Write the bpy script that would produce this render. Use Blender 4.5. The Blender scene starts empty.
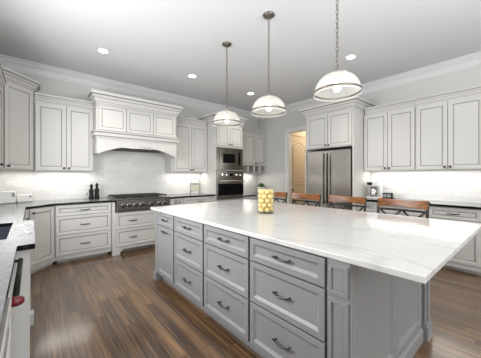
import bpy, bmesh, math, random
from mathutils import Vector, Matrix
random.seed(7)
PI = math.pi
scene = bpy.context.scene
COL = scene.collection

# ---------------------------------------------------------------- camera
cam_d = bpy.data.cameras.new('camera'); cam = bpy.data.objects.new('camera', cam_d); COL.objects.link(cam)
cam.location = (0, 0, 1.31); cam.rotation_euler = (PI/2, 0, math.radians(49.93-90))
cam_d.sensor_fit = 'HORIZONTAL'; cam_d.sensor_width = 36; cam_d.lens = 247.5/481*36; cam_d.shift_y = -2.5/481
cam_d.clip_start = 0.02; cam_d.clip_end = 100
scene.camera = cam
# ---------------------------------------------------------------- world and exposure
W = bpy.data.worlds.new('World'); scene.world = W; W.use_nodes = True
bg = W.node_tree.nodes['Background']; bg.inputs[0].default_value = (0.92, 0.96, 1.0, 1); bg.inputs[1].default_value = 2.2
vs = scene.view_settings; vs.view_transform = 'Standard'; vs.look = 'None'; vs.gamma = 1; vs.exposure = 0.06; vs.use_curve_mapping = False

def area(name, loc, target, sx, sy, power, color=(1, 1, 1), spread=180):
    d = bpy.data.lights.new(name, 'AREA'); d.shape = 'RECTANGLE'; d.size = sx; d.size_y = sy
    d.energy = power; d.color = color; d.spread = math.radians(spread)
    o = bpy.data.objects.new(name, d); COL.objects.link(o); o.location = loc
    o.rotation_euler = (Vector(target)-Vector(loc)).to_track_quat('-Z', 'Y').to_euler()
    return o
# daylight through the windows behind the camera and over the sink, plus an added ceiling fill
area('daylight_back_window', (2.2, -2.85, 1.55), (2.2, 0, 1.45), 4.4, 2.3, 24, (0.97, 0.985, 1.0))
area('ceiling_bounce_light', (1.3, -1.3, 1.9), (1.3, -.9, 3.1), 1.8, 1.8, 118, (0.97, 0.98, 1.0))  # added fill aimed up to brighten the ceiling, not a lamp of the room
area('daylight_sink_window', (-0.60, 2.45, 1.72), (2, 2.45, 1.5), 1.7, 1.15, 72, (0.97, 0.98, 1.0))

# ---------------------------------------------------------------- materials
def new_mat(name):
    m = bpy.data.materials.new(name); m.use_nodes = True
    nt = m.node_tree; return m, nt, nt.nodes['Principled BSDF']
def mat(name, col, rough=0.5, metal=0.0, spec=None, bump=0, bscale=60, var=0.0, emit=0, coat=0):
    m, nt, b = new_mat(name)
    b.inputs['Base Color'].default_value = (*col, 1); b.inputs['Roughness'].default_value = rough
    b.inputs['Metallic'].default_value = metal
    if spec is not None: b.inputs['Specular IOR Level'].default_value = spec
    if coat: b.inputs['Coat Weight'].default_value = coat; b.inputs['Coat Roughness'].default_value = 0.1
    if emit: b.inputs['Emission Color'].default_value = (*col, 1); b.inputs['Emission Strength'].default_value = emit
    tc = nt.nodes.new('ShaderNodeTexCoord'); n = nt.nodes.new('ShaderNodeTexNoise')
    n.inputs['Scale'].default_value = bscale; n.inputs['Detail'].default_value = 3
    nt.links.new(tc.outputs['Object'], n.inputs['Vector'])
    if var:
        r = nt.nodes.new('ShaderNodeMix'); r.data_type = 'RGBA'
        r.inputs[6].default_value = (*[c*(1-var) for c in col], 1); r.inputs[7].default_value = (*[min(1, c*(1+var)) for c in col], 1)
        nt.links.new(n.outputs['Fac'], r.inputs[0]); nt.links.new(r.outputs[2], b.inputs['Base Color'])
    if bump:
        bm_ = nt.nodes.new('ShaderNodeBump'); bm_.inputs['Strength'].default_value = bump; bm_.inputs['Distance'].default_value = 0.004
        nt.links.new(n.outputs['Fac'], bm_.inputs['Height']); nt.links.new(bm_.outputs['Normal'], b.inputs['Normal'])
    return m
M = {}
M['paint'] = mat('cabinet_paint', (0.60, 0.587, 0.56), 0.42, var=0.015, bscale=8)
M['glaze'] = mat('cabinet_glaze', (0.27, 0.26, 0.24), 0.6)  # glaze lines in the mouldings; also painted gap shade on outer door edges
M['ipaint'] = mat('island_paint', (0.262, 0.262, 0.264), 0.42, var=0.02, bscale=8)
M['iglaze'] = mat('island_glaze', (0.16, 0.16, 0.16), 0.6)  # painted shade for the gaps between fronts and the post panel grooves
M['pewter'] = mat('pewter', (0.085, 0.08, 0.075), 0.28, 0.9)
M['bronze'] = mat('dark_bronze', (0.05, 0.045, 0.04), 0.45, 0.7)
M['nickel'] = mat('brushed_nickel', (0.55, 0.51, 0.45), 0.3, 1.0)
M['oldnickel'] = mat('aged_nickel', (0.22, 0.20, 0.17), 0.35, 1.0)
M['chrome'] = mat('chrome', (0.8, 0.8, 0.8), 0.12, 1.0)
M['blackglass'] = mat('black_glass', (0.004, 0.004, 0.005), 0.08, 0, 0.15)
M['black'] = mat('black_plastic', (0.006, 0.006, 0.006), 0.45, 0, 0.25)
M['iron'] = mat('cast_iron', (0.015, 0.015, 0.015), 0.55, bump=0.3, bscale=200)
M['wall'] = mat('wall_paint', (0.60, 0.60, 0.575), 0.8, bump=0.05, bscale=150)
M['ceil'] = mat('ceiling_paint', (0.70, 0.705, 0.715), 0.85, bump=0.05, bscale=150)
M['trim'] = mat('white_trim', (0.68, 0.68, 0.68), 0.45)
M['casing'] = mat('casing_white', (0.74, 0.74, 0.73), 0.45)
M['tan'] = mat('cream_door_paint', (0.66, 0.57, 0.45), 0.5)
M['tanwall'] = mat('cream_wall_paint', (0.66, 0.57, 0.45), 0.8)
M['white'] = mat('white_ceramic', (0.8, 0.79, 0.76), 0.25)
M['plate'] = mat('socket_white', (0.70, 0.69, 0.66), 0.4)
M['red'] = mat('red_enamel', (0.15, 0.008, 0.010), 0.25, var=0.2, bscale=120)
M['leaf'] = mat('leaf_green', (0.05, 0.16, 0.03), 0.5, var=0.4, bscale=90)
M['soil'] = mat('soil', (0.05, 0.035, 0.02), 0.9)
M['lemon'] = mat('pale_yellow_fruit', (0.86, 0.66, 0.30), 0.42, var=0.08, bscale=30)
M['seat'] = mat('brown_seat_leather', (0.10, 0.05, 0.03), 0.5)
M['emit'] = mat('lamp_lens', (1.0, 0.97, 0.92), 0.5, emit=14)
M['bulb'] = mat('bulb_glow', (1.0, 0.93, 0.82), 0.5, emit=5)
M['grey'] = mat('grey_plastic', (0.30, 0.30, 0.29), 0.4)
M['sinksteel'] = mat('sink_steel', (0.07, 0.08, 0.10), 0.3, 0.6)
M['card'] = mat('card_grey', (0.42, 0.42, 0.38), 0.6)
M['cardy'] = mat('card_pale', (0.74, 0.75, 0.56), 0.6)

def steel(k=1.0):
    m, nt, b = new_mat('brushed_steel')
    b.inputs['Metallic'].default_value = 1; b.inputs['Roughness'].default_value = 0.22
    tc = nt.nodes.new('ShaderNodeTexCoord'); mp = nt.nodes.new('ShaderNodeMapping'); mp.inputs['Scale'].default_value = (900, 900, 3)
    n = nt.nodes.new('ShaderNodeTexNoise'); n.inputs['Scale'].default_value = 1; n.inputs['Detail'].default_value = 2
    cr = nt.nodes.new('ShaderNodeValToRGB')
    cr.color_ramp.elements[0].color = (0.46*k, 0.43*k, 0.40*k, 1); cr.color_ramp.elements[1].color = (0.66*k, 0.63*k, 0.59*k, 1)
    nt.links.new(tc.outputs['Object'], mp.inputs[0]); nt.links.new(mp.outputs[0], n.inputs[0]); nt.links.new(n.outputs['Fac'], cr.inputs[0])
    nt.links.new(cr.outputs[0], b.inputs['Base Color'])
    return m
M['steel'] = steel(); M['dsteel'] = steel(.48); M['rsteel'] = steel(.68)

def floor_mat():
    m, nt, b = new_mat('oak_planks'); N = nt.nodes; L = nt.links
    tc = N.new('ShaderNodeTexCoord'); sp = N.new('ShaderNodeSeparateXYZ'); L.new(tc.outputs['Object'], sp.inputs[0])
    def mth(op, a, bb=None, c=None):
        n = N.new('ShaderNodeMath'); n.operation = op
        for i, v in enumerate((a, bb, c)):
            if v is None: continue
            if isinstance(v, (int, float)): n.inputs[i].default_value = v
            else: L.new(v, n.inputs[i])
        return n.outputs[0]
    w, ln = 0.088, 1.3
    xr = mth('DIVIDE', sp.outputs[0], w); row = mth('FLOOR', xr); fx = mth('FRACT', xr)
    wn = N.new('ShaderNodeTexWhiteNoise'); wn.noise_dimensions = '1D'; L.new(row, wn.inputs['W'])
    yo = mth('ADD', mth('DIVIDE', sp.outputs[1], ln), mth('MULTIPLY', wn.outputs['Value'], 7.3)); colr = mth('FLOOR', yo); fy = mth('FRACT', yo)
    cv = N.new('ShaderNodeCombineXYZ'); L.new(row, cv.inputs[0]); L.new(colr, cv.inputs[1])
    w2 = N.new('ShaderNodeTexWhiteNoise'); w2.noise_dimensions = '2D'; L.new(cv.outputs[0], w2.inputs['Vector'])
    # grain
    gv = N.new('ShaderNodeCombineXYZ'); L.new(mth('MULTIPLY', sp.outputs[0], 60), gv.inputs[0]); L.new(mth('MULTIPLY', sp.outputs[1], 1.8), gv.inputs[1]); L.new(mth('MULTIPLY', w2.outputs['Value'], 50), gv.inputs[2])
    g = N.new('ShaderNodeTexNoise'); g.inputs['Scale'].default_value = 1; g.inputs['Detail'].default_value = 4; g.inputs['Distortion'].default_value = 0.5; L.new(gv.outputs[0], g.inputs['Vector'])
    gs = mth('ADD', mth('MULTIPLY', mth('SUBTRACT', g.outputs['Fac'], 0.5), 2.0), 0.5)
    f = mth('ADD', mth('MULTIPLY', w2.outputs['Value'], 0.32), mth('MULTIPLY', gs, 0.72))
    cr = N.new('ShaderNodeValToRGB'); e = cr.color_ramp.elements
    e[0].position = 0.12; e[0].color = (0.030, 0.017, 0.009, 1); e[1].position = 0.95; e[1].color = (0.29, 0.165, 0.075, 1)
    x = e.new(0.5); x.color = (0.130, 0.070, 0.031, 1)
    L.new(f, cr.inputs[0])
    gap = mth('MAXIMUM', mth('GREATER_THAN', mth('ABSOLUTE', mth('SUBTRACT', fx, 0.5)), 0.480), mth('GREATER_THAN', mth('ABSOLUTE', mth('SUBTRACT', fy, 0.5)), 0.498))
    mx = N.new('ShaderNodeMix'); mx.data_type = 'RGBA'; L.new(gap, mx.inputs[0]); L.new(cr.outputs[0], mx.inputs[6]); mx.inputs[7].default_value = (0.035, 0.02, 0.012, 1)
    L.new(mx.outputs[2], b.inputs['Base Color'])
    rr = mth('ADD', mth('MULTIPLY', g.outputs['Fac'], 0.14), 0.28); L.new(rr, b.inputs['Roughness'])
    b.inputs['Specular IOR Level'].default_value = 0.3; b.inputs['Coat Weight'].default_value = 1.0; b.inputs['Coat Roughness'].default_value = 0.16
    bp = N.new('ShaderNodeBump'); bp.inputs['Strength'].default_value = 0.12; bp.inputs['Distance'].default_value = 0.003
    L.new(mth('SUBTRACT', mth('MULTIPLY', g.outputs['Fac'], 0.5), gap), bp.inputs['Height']); L.new(bp.outputs['Normal'], b.inputs['Normal'])
    return m
M['floor'] = floor_mat()

def tile_mat(name, axis):
    m, nt, b = new_mat(name); N = nt.nodes; L = nt.links
    tc = N.new('ShaderNodeTexCoord'); sp = N.new('ShaderNodeSeparateXYZ'); L.new(tc.outputs['Object'], sp.inputs[0])
    cv = N.new('ShaderNodeCombineXYZ'); L.new(sp.outputs[axis], cv.inputs[0]); L.new(sp.outputs[2], cv.inputs[1])
    br = N.new('ShaderNodeTexBrick'); L.new(cv.outputs[0], br.inputs['Vector'])
    br.inputs['Color1'].default_value = (0.70, 0.69, 0.665, 1); br.inputs['Color2'].default_value = (0.64, 0.63, 0.605, 1); br.inputs['Mortar'].default_value = (0.54, 0.53, 0.51, 1)
    br.inputs['Scale'].default_value = 1; br.inputs['Brick Width'].default_value = 0.203; br.inputs['Row Height'].default_value = 0.076
    br.inputs['Mortar Size'].default_value = 0.0022; br.inputs['Mortar Smooth'].default_value = 0.3
    L.new(br.outputs['Color'], b.inputs['Base Color']); b.inputs['Roughness'].default_value = 0.22
    bp = N.new('ShaderNodeBump'); bp.inputs['Strength'].default_value = 0.3; bp.inputs['Distance'].default_value = 0.002; bp.invert = True
    L.new(br.outputs['Fac'], bp.inputs['Height']); L.new(bp.outputs['Normal'], b.inputs['Normal'])
    return m
M['tile_x'] = tile_mat('subway_tile_x', 0); M['tile_y'] = tile_mat('subway_tile_y', 1)

def quartz():
    m, nt, b = new_mat('white_quartz'); N = nt.nodes; L = nt.links
    tc = N.new('ShaderNodeTexCoord')
    def vein(scale, rot, lo, seed, stretch=(1, 1, 1)):
        mp = N.new('ShaderNodeMapping'); mp.inputs['Rotation'].default_value = (0, 0, rot); mp.inputs['Location'].default_value = (seed, seed*.7, 0); mp.inputs['Scale'].default_value = stretch
        n = N.new('ShaderNodeTexNoise'); n.inputs['Scale'].default_value = scale; n.inputs['Detail'].default_value = 3; n.inputs['Roughness'].default_value = 0.5; n.inputs['Distortion'].default_value = 0.6
        a = N.new('ShaderNodeMath'); a.operation = 'SUBTRACT'; a.inputs[1].default_value = 0.5
        c = N.new('ShaderNodeMath'); c.operation = 'ABSOLUTE'
        r = N.new('ShaderNodeMapRange'); r.inputs[1].default_value = 0; r.inputs[2].default_value = lo; r.inputs[3].default_value = 1; r.inputs[4].default_value = 0
        L.new(tc.outputs['Object'], mp.inputs[0]); L.new(mp.outputs[0], n.inputs[0]); L.new(n.outputs['Fac'], a.inputs[0]); L.new(a.outputs[0], c.inputs[0]); L.new(c.outputs[0], r.inputs[0])
        return r.outputs[0]
    v1 = vein(0.9, 0.5, 0.012, 3.1, (1.6, 0.7, 1)); v2 = vein(2.2, -0.4, 0.010, 9.0, (1.5, 0.8, 1))
    mx = N.new('ShaderNodeMix'); mx.data_type = 'RGBA'; mx.inputs[6].default_value = (0.66, 0.65, 0.63, 1); mx.inputs[7].default_value = (0.42, 0.40, 0.38, 1)
    s1 = N.new('ShaderNodeMath'); s1.operation = 'MULTIPLY'; s1.inputs[1].default_value = 0.4; L.new(v1, s1.inputs[0])
    L.new(s1.outputs[0], mx.inputs[0])
    s2 = N.new('ShaderNodeMath'); s2.operation = 'MULTIPLY'; s2.inputs[1].default_value = 0.2; L.new(v2, s2.inputs[0])
    m2 = N.new('ShaderNodeMix'); m2.data_type = 'RGBA'; L.new(s2.outputs[0], m2.inputs[0]); L.new(mx.outputs[2], m2.inputs[6]); m2.inputs[7].default_value = (0.48, 0.46, 0.44, 1)
    L.new(m2.outputs[2], b.inputs['Base Color']); b.inputs['Roughness'].default_value = 0.14
    return m
M['quartz'] = quartz()

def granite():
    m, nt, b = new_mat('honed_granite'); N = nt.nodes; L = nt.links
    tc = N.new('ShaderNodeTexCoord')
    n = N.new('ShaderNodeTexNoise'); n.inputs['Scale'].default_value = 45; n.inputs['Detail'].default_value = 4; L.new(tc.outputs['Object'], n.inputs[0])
    cr = N.new('ShaderNodeValToRGB'); cr.color_ramp.elements[0].color = (0.12, 0.12, 0.125, 1); cr.color_ramp.elements[1].color = (0.27, 0.275, 0.28, 1)  # pale sheen of the black stone painted into the top colour
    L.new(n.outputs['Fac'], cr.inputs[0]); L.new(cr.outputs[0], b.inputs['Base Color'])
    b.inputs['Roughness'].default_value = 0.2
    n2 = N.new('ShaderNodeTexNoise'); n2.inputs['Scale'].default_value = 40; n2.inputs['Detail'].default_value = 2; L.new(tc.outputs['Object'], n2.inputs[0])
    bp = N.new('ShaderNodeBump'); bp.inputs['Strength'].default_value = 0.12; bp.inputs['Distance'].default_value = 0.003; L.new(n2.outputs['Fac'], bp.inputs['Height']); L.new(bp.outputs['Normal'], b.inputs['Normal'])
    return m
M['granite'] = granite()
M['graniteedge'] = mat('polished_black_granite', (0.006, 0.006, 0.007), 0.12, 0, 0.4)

def rail_wood():
    m, nt, b = new_mat('stool_wood'); N = nt.nodes; L = nt.links
    tc = N.new('ShaderNodeTexCoord'); mp = N.new('ShaderNodeMapping'); mp.inputs['Scale'].default_value = (30, 3, 30)
    n = N.new('ShaderNodeTexNoise'); n.inputs['Scale'].default_value = 1.5; n.inputs['Detail'].default_value = 4; n.inputs['Distortion'].default_value = 1
    cr = N.new('ShaderNodeValToRGB'); cr.color_ramp.elements[0].position = 0.3; cr.color_ramp.elements[0].color = (0.085, 0.026, 0.008, 1); cr.color_ramp.elements[1].position = 0.75; cr.color_ramp.elements[1].color = (0.48, 0.17, 0.035, 1)
    L.new(tc.outputs['Object'], mp.inputs[0]); L.new(mp.outputs[0], n.inputs[0]); L.new(n.outputs['Fac'], cr.inputs[0]); L.new(cr.outputs[0], b.inputs['Base Color'])
    b.inputs['Roughness'].default_value = 0.3
    return m
M['wood'] = rail_wood()

def ribbed_glass():
    m = bpy.data.materials.new('ribbed_glass'); m.use_nodes = True; nt = m.node_tree; N = nt.nodes; L = nt.links
    N.remove(N['Principled BSDF']); out = N['Material Output']
    tr = N.new('ShaderNodeBsdfTransparent'); tr.inputs[0].default_value = (0.96, 0.96, 0.95, 1)
    tl = N.new('ShaderNodeBsdfTranslucent'); tl.inputs[0].default_value = (0.95, 0.94, 0.91, 1)
    df = N.new('ShaderNodeBsdfDiffuse'); df.inputs[0].default_value = (0.85, 0.84, 0.81, 1)
    gl = N.new('ShaderNodeBsdfGlossy'); gl.inputs['Roughness'].default_value = 0.12
    a = N.new('ShaderNodeMixShader'); a.inputs[0].default_value = 0.35; L.new(tl.outputs[0], a.inputs[1]); L.new(df.outputs[0], a.inputs[2])
    c = N.new('ShaderNodeMixShader'); c.inputs[0].default_value = 0.55; L.new(tr.outputs[0], c.inputs[1]); L.new(a.outputs[0], c.inputs[2])
    lw = N.new('ShaderNodeLayerWeight'); fr = N.new('ShaderNodeMath'); fr.operation = 'POWER'; L.new(lw.outputs['Facing'], fr.inputs[0]); fr.inputs[1].default_value = 3.0
    d = N.new('ShaderNodeMixShader'); L.new(fr.outputs[0], d.inputs[0]); L.new(c.outputs[0], d.inputs[1]); L.new(gl.outputs[0], d.inputs[2])
    L.new(d.outputs[0], out.inputs[0]); return m
M['ribglass'] = ribbed_glass()

def clear_glass(name, tint=(1, 1, 1)):
    m = bpy.data.materials.new(name); m.use_nodes = True; nt = m.node_tree; N = nt.nodes; L = nt.links
    N.remove(N['Principled BSDF']); out = N['Material Output']
    tr = N.new('ShaderNodeBsdfTransparent'); tr.inputs[0].default_value = (*tint, 1)
    gl = N.new('ShaderNodeBsdfGlossy'); gl.inputs['Roughness'].default_value = 0.03
    lw = N.new('ShaderNodeLayerWeight'); fr = N.new('ShaderNodeMath'); fr.operation = 'POWER'; L.new(lw.outputs['Facing'], fr.inputs[0]); fr.inputs[1].default_value = 4.5
    d = N.new('ShaderNodeMixShader'); L.new(fr.outputs[0], d.inputs[0]); L.new(tr.outputs[0], d.inputs[1]); L.new(gl.outputs[0], d.inputs[2])
    L.new(d.outputs[0], out.inputs[0]); return m
M['glass'] = clear_glass('clear_glass', (0.97, 0.98, 0.97))

# ---------------------------------------------------------------- mesh helpers
class MB:
    """collects shapes, then links them as ONE mesh object"""
    def __init__(s, *mats): s.bm = bmesh.new(); s.mats = list(mats)
    def _i(s, m):
        if m is None: return 0
        if m not in s.mats: s.mats.append(m)
        return s.mats.index(m)
    def box(s, x0, y0, z0, x1, y1, z1, m=None, bev=0.0):
        vs_ = [s.bm.verts.new(p) for p in ((x0, y0, z0), (x1, y0, z0), (x1, y1, z0), (x0, y1, z0), (x0, y0, z1), (x1, y0, z1), (x1, y1, z1), (x0, y1, z1))]
        fs = [s.bm.faces.new([vs_[i] for i in q]) for q in ((3, 2, 1, 0), (4, 5, 6, 7), (0, 1, 5, 4), (1, 2, 6, 5), (2, 3, 7, 6), (3, 0, 4, 7))]
        for f in fs: f.material_index = s._i(m)
        if bev:
            es = list({e for f in fs for e in f.edges})
            r = bmesh.ops.bevel(s.bm, geom=es, offset=bev, segments=2, affect='EDGES', profile=0.5)
            for f in r['faces']: f.material_index = s._i(m)
        return s
    def prism(s, pts, a, b, axis='z', m=None):
        """polygon pts (2-D) extruded from a to b along the axis"""
        def P(u, v, w): return {'z': (u, v, w), 'y': (u, w, v), 'x': (w, u, v)}[axis]
        A = [s.bm.verts.new(P(u, v, a)) for u, v in pts]; B = [s.bm.verts.new(P(u, v, b)) for u, v in pts]
        n = len(pts); fs = [s.bm.faces.new(A), s.bm.faces.new(B[::-1])]
        for i in range(n): fs.append(s.bm.faces.new((A[i], B[i], B[(i+1) % n], A[(i+1) % n])))
        for f in fs: f.material_index = s._i(m)
        return s
    def loops(s, rings, mats=None, cap0=False, cap1=False, closed=True, smooth=False):
        R = [[s.bm.verts.new(p) for p in r] for r in rings]
        n = len(R[0])
        for k in range(len(R)-1):
            for i in range(n if closed else n-1):
                j = (i+1) % n
                f = s.bm.faces.new((R[k][i], R[k][j], R[k+1][j], R[k+1][i])); f.material_index = s._i(mats[k] if mats else None); f.smooth = smooth
        if cap0: f = s.bm.faces.new(R[0][::-1]); f.material_index = s._i(mats[0] if mats else None)
        if cap1: f = s.bm.faces.new(R[-1]); f.material_index = s._i(mats[-1] if mats else None)
        return s
    def lathe(s, prof, c=(0, 0, 0), seg=20, m=None, axis='z', cap0=False, cap1=False, flute=0, nfl=0):
        rings = []
        for r, h_ in prof:
            ring = []
            for i in range(seg):
                t = 2*PI*i/seg; rr = r*(1+(flute*math.cos(nfl*t) if flute else 0))
                u, v = rr*math.cos(t), rr*math.sin(t)
                p = {'z': (u, v, h_), 'y': (v, h_, u), 'x': (h_, u, v)}[axis]
                ring.append((c[0]+p[0], c[1]+p[1], c[2]+p[2]))
            rings.append(ring)
        return s.loops(rings, [m]*len(prof) if m else None, cap0, cap1, smooth=True)
    def tube(s, pts, r, seg=8, m=None, closed=False):
        P = [Vector(p) for p in pts]; n = len(P); rings = []; prev = None
        for i in range(n):
            if closed: d = P[(i+1) % n]-P[i-1]
            else: d = P[min(i+1, n-1)]-P[max(i-1, 0)]
            d.normalize()
            if prev is None:
                up = Vector((0, 0, 1)) if abs(d.z) < 0.9 else Vector((1, 0, 0)); u = d.cross(up).normalized()
            else: u = (prev - d*prev.dot(d)).normalized()
            prev = u; v = d.cross(u); rr = r[i] if isinstance(r, (list, tuple)) else r
            rings.append([tuple(P[i]+u*rr*math.cos(2*PI*k/seg)+v*rr*math.sin(2*PI*k/seg)) for k in range(seg)])
        if closed: rings.append(rings[0])
        return s.loops(rings, [m]*len(rings) if m else None, not closed, not closed, smooth=True)
    def ball(s, c, r, m=None, sc=(1, 1, 1), seg=12):
        mt = Matrix.Translation(c) @ Matrix.Diagonal((*[r*k for k in sc], 1))
        res = bmesh.ops.create_uvsphere(s.bm, u_segments=seg, v_segments=seg//2+2, radius=1, matrix=mt)
        for v in res['verts']:
            for f in v.link_faces: f.smooth = True; f.material_index = s._i(m)
        return s
    def sweep(s, path, prof, mats=None, cap_top=True):
        """moulding profile (out, z) swept along a 2-D path; outward is to the right of travel"""
        n = len(path); P = [Vector(p) for p in path]; nr = []
        for i in range(n-1):
            d = (P[i+1]-P[i]).normalized(); nr.append(Vector((d.y, -d.x)))
        off = []
        for i in range(n):
            if i == 0: off.append(nr[0])
            elif i == n-1: off.append(nr[-1])
            else:
                a, b = nr[i-1], nr[i]; off.append((a+b)/(1+a.dot(b)))
        rows = [[(P[i].x+off[i].x*o, P[i].y+off[i].y*o, z) for i in range(n)] for o, z in prof]
        s.loops(rows, mats, closed=False)
        if cap_top and n > 2: 
            f = s.bm.faces.new([s.bm.verts.new(p) for p in rows[-1]]); f.material_index = 0
        for i in (0, n-1):
            pts = [r[i] for r in rows]+[(P[i].x, P[i].y, prof[-1][1])]
            f = s.bm.faces.new([s.bm.verts.new(p) for p in pts]); f.material_index = 0
        return s
    def build(s, name, parent=None, bevel=0, loc=None, rz=0, keep=False):
        bmesh.ops.remove_doubles(s.bm, verts=s.bm.verts, dist=1e-5)
        bmesh.ops.recalc_face_normals(s.bm, faces=s.bm.faces)
        me = bpy.data.meshes.new(name); s.bm.to_mesh(me); s.bm.free()
        for m in s.mats: me.materials.append(M[m])
        o = bpy.data.objects.new(name, me); COL.objects.link(o)
        if parent: o.parent = parent
        if loc is not None: o.location = loc
        if rz: o.rotation_euler = (0, 0, rz)
        if bevel:
            b = o.modifiers.new('bevel', 'BEVEL'); b.width = bevel; b.segments = 2; b.limit_method = 'ANGLE'
        return o

def tag(o, label=None, cat=None, group=None, kind=None):
    if label: o['label'] = label
    if cat: o['category'] = cat
    if group: o['group'] = group
    if kind: o['kind'] = kind
    return o
def thing(name, label, cat, loc=(0, 0, 0), rz=0, group=None):
    o = bpy.data.objects.new(name, None); o.empty_display_size = 0.05; COL.objects.link(o)
    o.location = loc; o.rotation_euler = (0, 0, rz)
    return tag(o, label, cat, group)
def struct(mb, name, **k): return tag(mb.build(name, **k), kind='structure')
def copy_tree(o, loc=None, label=None, rz=None, parent=None):
    c = o.copy(); COL.objects.link(c)
    if parent: c.parent = parent
    for ch in list(o.children): copy_tree(ch, parent=c)
    if loc is not None: c.location = loc
    if rz is not None: c.rotation_euler = (0, 0, rz)
    if label: c['label'] = label
    return c

RX = -PI/2      # a front that faces -x ; width runs towards -y

# ---------------------------------------------------------------- room shell
XR, YH, XL, ZC, YB = 5.05, 5.19, -0.65, 3.11, -3.0
struct(MB('floor').box(XL-.12, YB-.12, -0.05, 7.2, YH+.12, 0), 'floor')
struct(MB('ceil').box(XL-.12, YB-.12, ZC, 7.2, YH+.12, ZC+.1), 'ceiling')
struct(MB('wall').box(XL-.12, YH, 0, 7.2, YH+.12, ZC), 'wall_hood')
w = MB('wall')      # right wall with the doorway
w.box(XR, YB, 0, XR+.12, 3.25, ZC).box(XR, 4.09, 0, XR+.12, YH, ZC).box(XR, 3.25, 2.45, XR+.12, 4.09, ZC)
struct(w, 'wall_right')
w = MB('wall')      # left wall with the window over the sink
w.box(XL-.12, YB, 0, XL, 1.55, ZC).box(XL-.12, 3.35, 0, XL, YH, ZC).box(XL-.12, 1.55, 0, XL, 3.35, 1.10).box(XL-.12, 1.55, 2.36, XL, 3.35, ZC)
struct(w, 'wall_left')
w = MB('wall')      # wall behind the camera with a wide window
w.box(XL-.12, YB-.12, 0, 0, YB, ZC).box(4.4, YB-.12, 0, 7.2, YB, ZC).box(0, YB-.12, 0, 4.4, YB, .35).box(0, YB-.12, 2.75, 4.4, YB, ZC)
struct(w, 'wall_back')
def window(name, x0, x1, z0, z1, npan, loc, rz):
    root = thing(name, None, None, loc, rz); tag(root, kind='structure')
    f = MB('casing'); t = .05
    f.box(x0, 0, z0, x0+t, .08, z1).box(x1-t, 0, z0, x1, .08, z1).box(x0+t, 0, z0, x1-t, .08, z0+t).box(x0+t, 0, z1-t, x1-t, .08, z1)
    for i in range(1, npan):
        x = x0+(x1-x0)*i/npan; f.box(x-.03, 0, z0+t, x+.03, .08, z1-t)
    f.build('window_frame', root)
    MB('glass').box(x0+t, .035, z0+t, x1-t, .041, z1-t).build('window_pane', root)
window('window_1', 0, 4.4, .35, 2.75, 4, (0, YB-.1, 0), 0)
window('window_2', 0, 1.8, 1.10, 2.36, 2, (XL-.02, 1.55, 0), PI/2)
# ceiling crown
cp = [(0, -.165), (.014, -.165), (.016, -.145), (.028, -.135), (.035, -.11), (.055, -.075), (.085, -.05), (.09, -.035), (.105, -.03), (.112, -.018), (.125, -.014), (.125, -.001)]
cp = [(o, z+ZC) for o, z in cp]
struct(MB('trim').sweep([(XL, YB), (XL, YH), (XR, YH), (XR, YB)], cp, cap_top=False), 'trim_1')
# doorway casing and passage
c = MB('casing')
for x0, x1 in ((XR-.022, XR),):
    c.box(x0, 4.09, 0, x1, 4.18, 2.45, bev=.004).box(x0, 3.16, 0, x1, 3.25, 2.45, bev=.004).box(x0, 3.16, 2.45, x1, 4.18, 2.545, bev=.004)
c.box(XR, 4.075, 0, XR+.12, 4.09, 2.45).box(XR, 3.25, 0, XR+.12, 3.265, 2.45).box(XR, 3.265, 2.435, XR+.12, 4.075, 2.45)
struct(c, 'trim_2')
struct(MB('tanwall').box(XR+.12, 4.24, 0, 7.2, 4.34, ZC), 'wall_passage_left')
struct(MB('tanwall').box(XR+.12, 2.9, 0, 7.2, 3.0, ZC), 'wall_passage_right')
struct(MB('tanwall').box(7.1, 3.0, 0, 7.2, 4.24, ZC), 'wall_passage_end')
d = thing('door_1', None, None, (5.27, 4.235, 0)); tag(d, kind='structure')
b = MB('tan'); dw, dh = .80, 2.41
b.box(0, -.012, .01, dw, 0, dh)
def arch_panel(mb, x0, x1, z0, z1, rise):
    out = [(x0, z0), (x1, z0), (x1, z1)]
    out += [(x1+(x0-x1)*k/10, z1+rise*math.sin(PI*k/10)) for k in range(1, 10)] + [(x0, z1)]
    cx, cz = (x0+x1)/2, (z0+z1)/2
    def sc(d_): return [(x+(d_ if x < cx-1e-6 else -d_ if x > cx+1e-6 else 0)*min(1, abs(x-cx)*6), z+(d_ if z < cz else -d_)) for x, z in out]
    rings = [[(x, y, z) for x, z in sc(q)] for q, y in ((0, -.0125), (.006, -.024), (.022, -.024), (.034, -.014), (.05, -.014), (.065, -.022))]
    mb.loops(rings, cap1=True)
arch_panel(b, .12, dw-.12, 1.08, 2.16, .10); arch_panel(b, .12, dw-.12, .2, .96, 0)
b.build('door_slab', d)
MB('tan').box(-.075, -.02, 0, -.006, 0, dh+.085, bev=.003).box(dw+.006, -.02, 0, dw+.075, 0, dh+.085, bev=.003).box(-.005, -.02, dh+.012, dw+.005, 0, dh+.085, bev=.003).build('door_frame', d)
MB('bronze').lathe([(.028, -.012), (.028, -.020), (.010, -.024), (.010, -.05), (.027, -.058), (.030, -.07), (.022, -.082), (.004, -.084)], (.06, 0, .95), 14, axis='y', cap0=True, cap1=True).build('door_knob', d)
# baseboard next to the doorway
struct(MB('trim').box(XR-.016, 4.18, 0, XR, 4.50, .14, bev=.003), 'baseboard_right')

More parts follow.
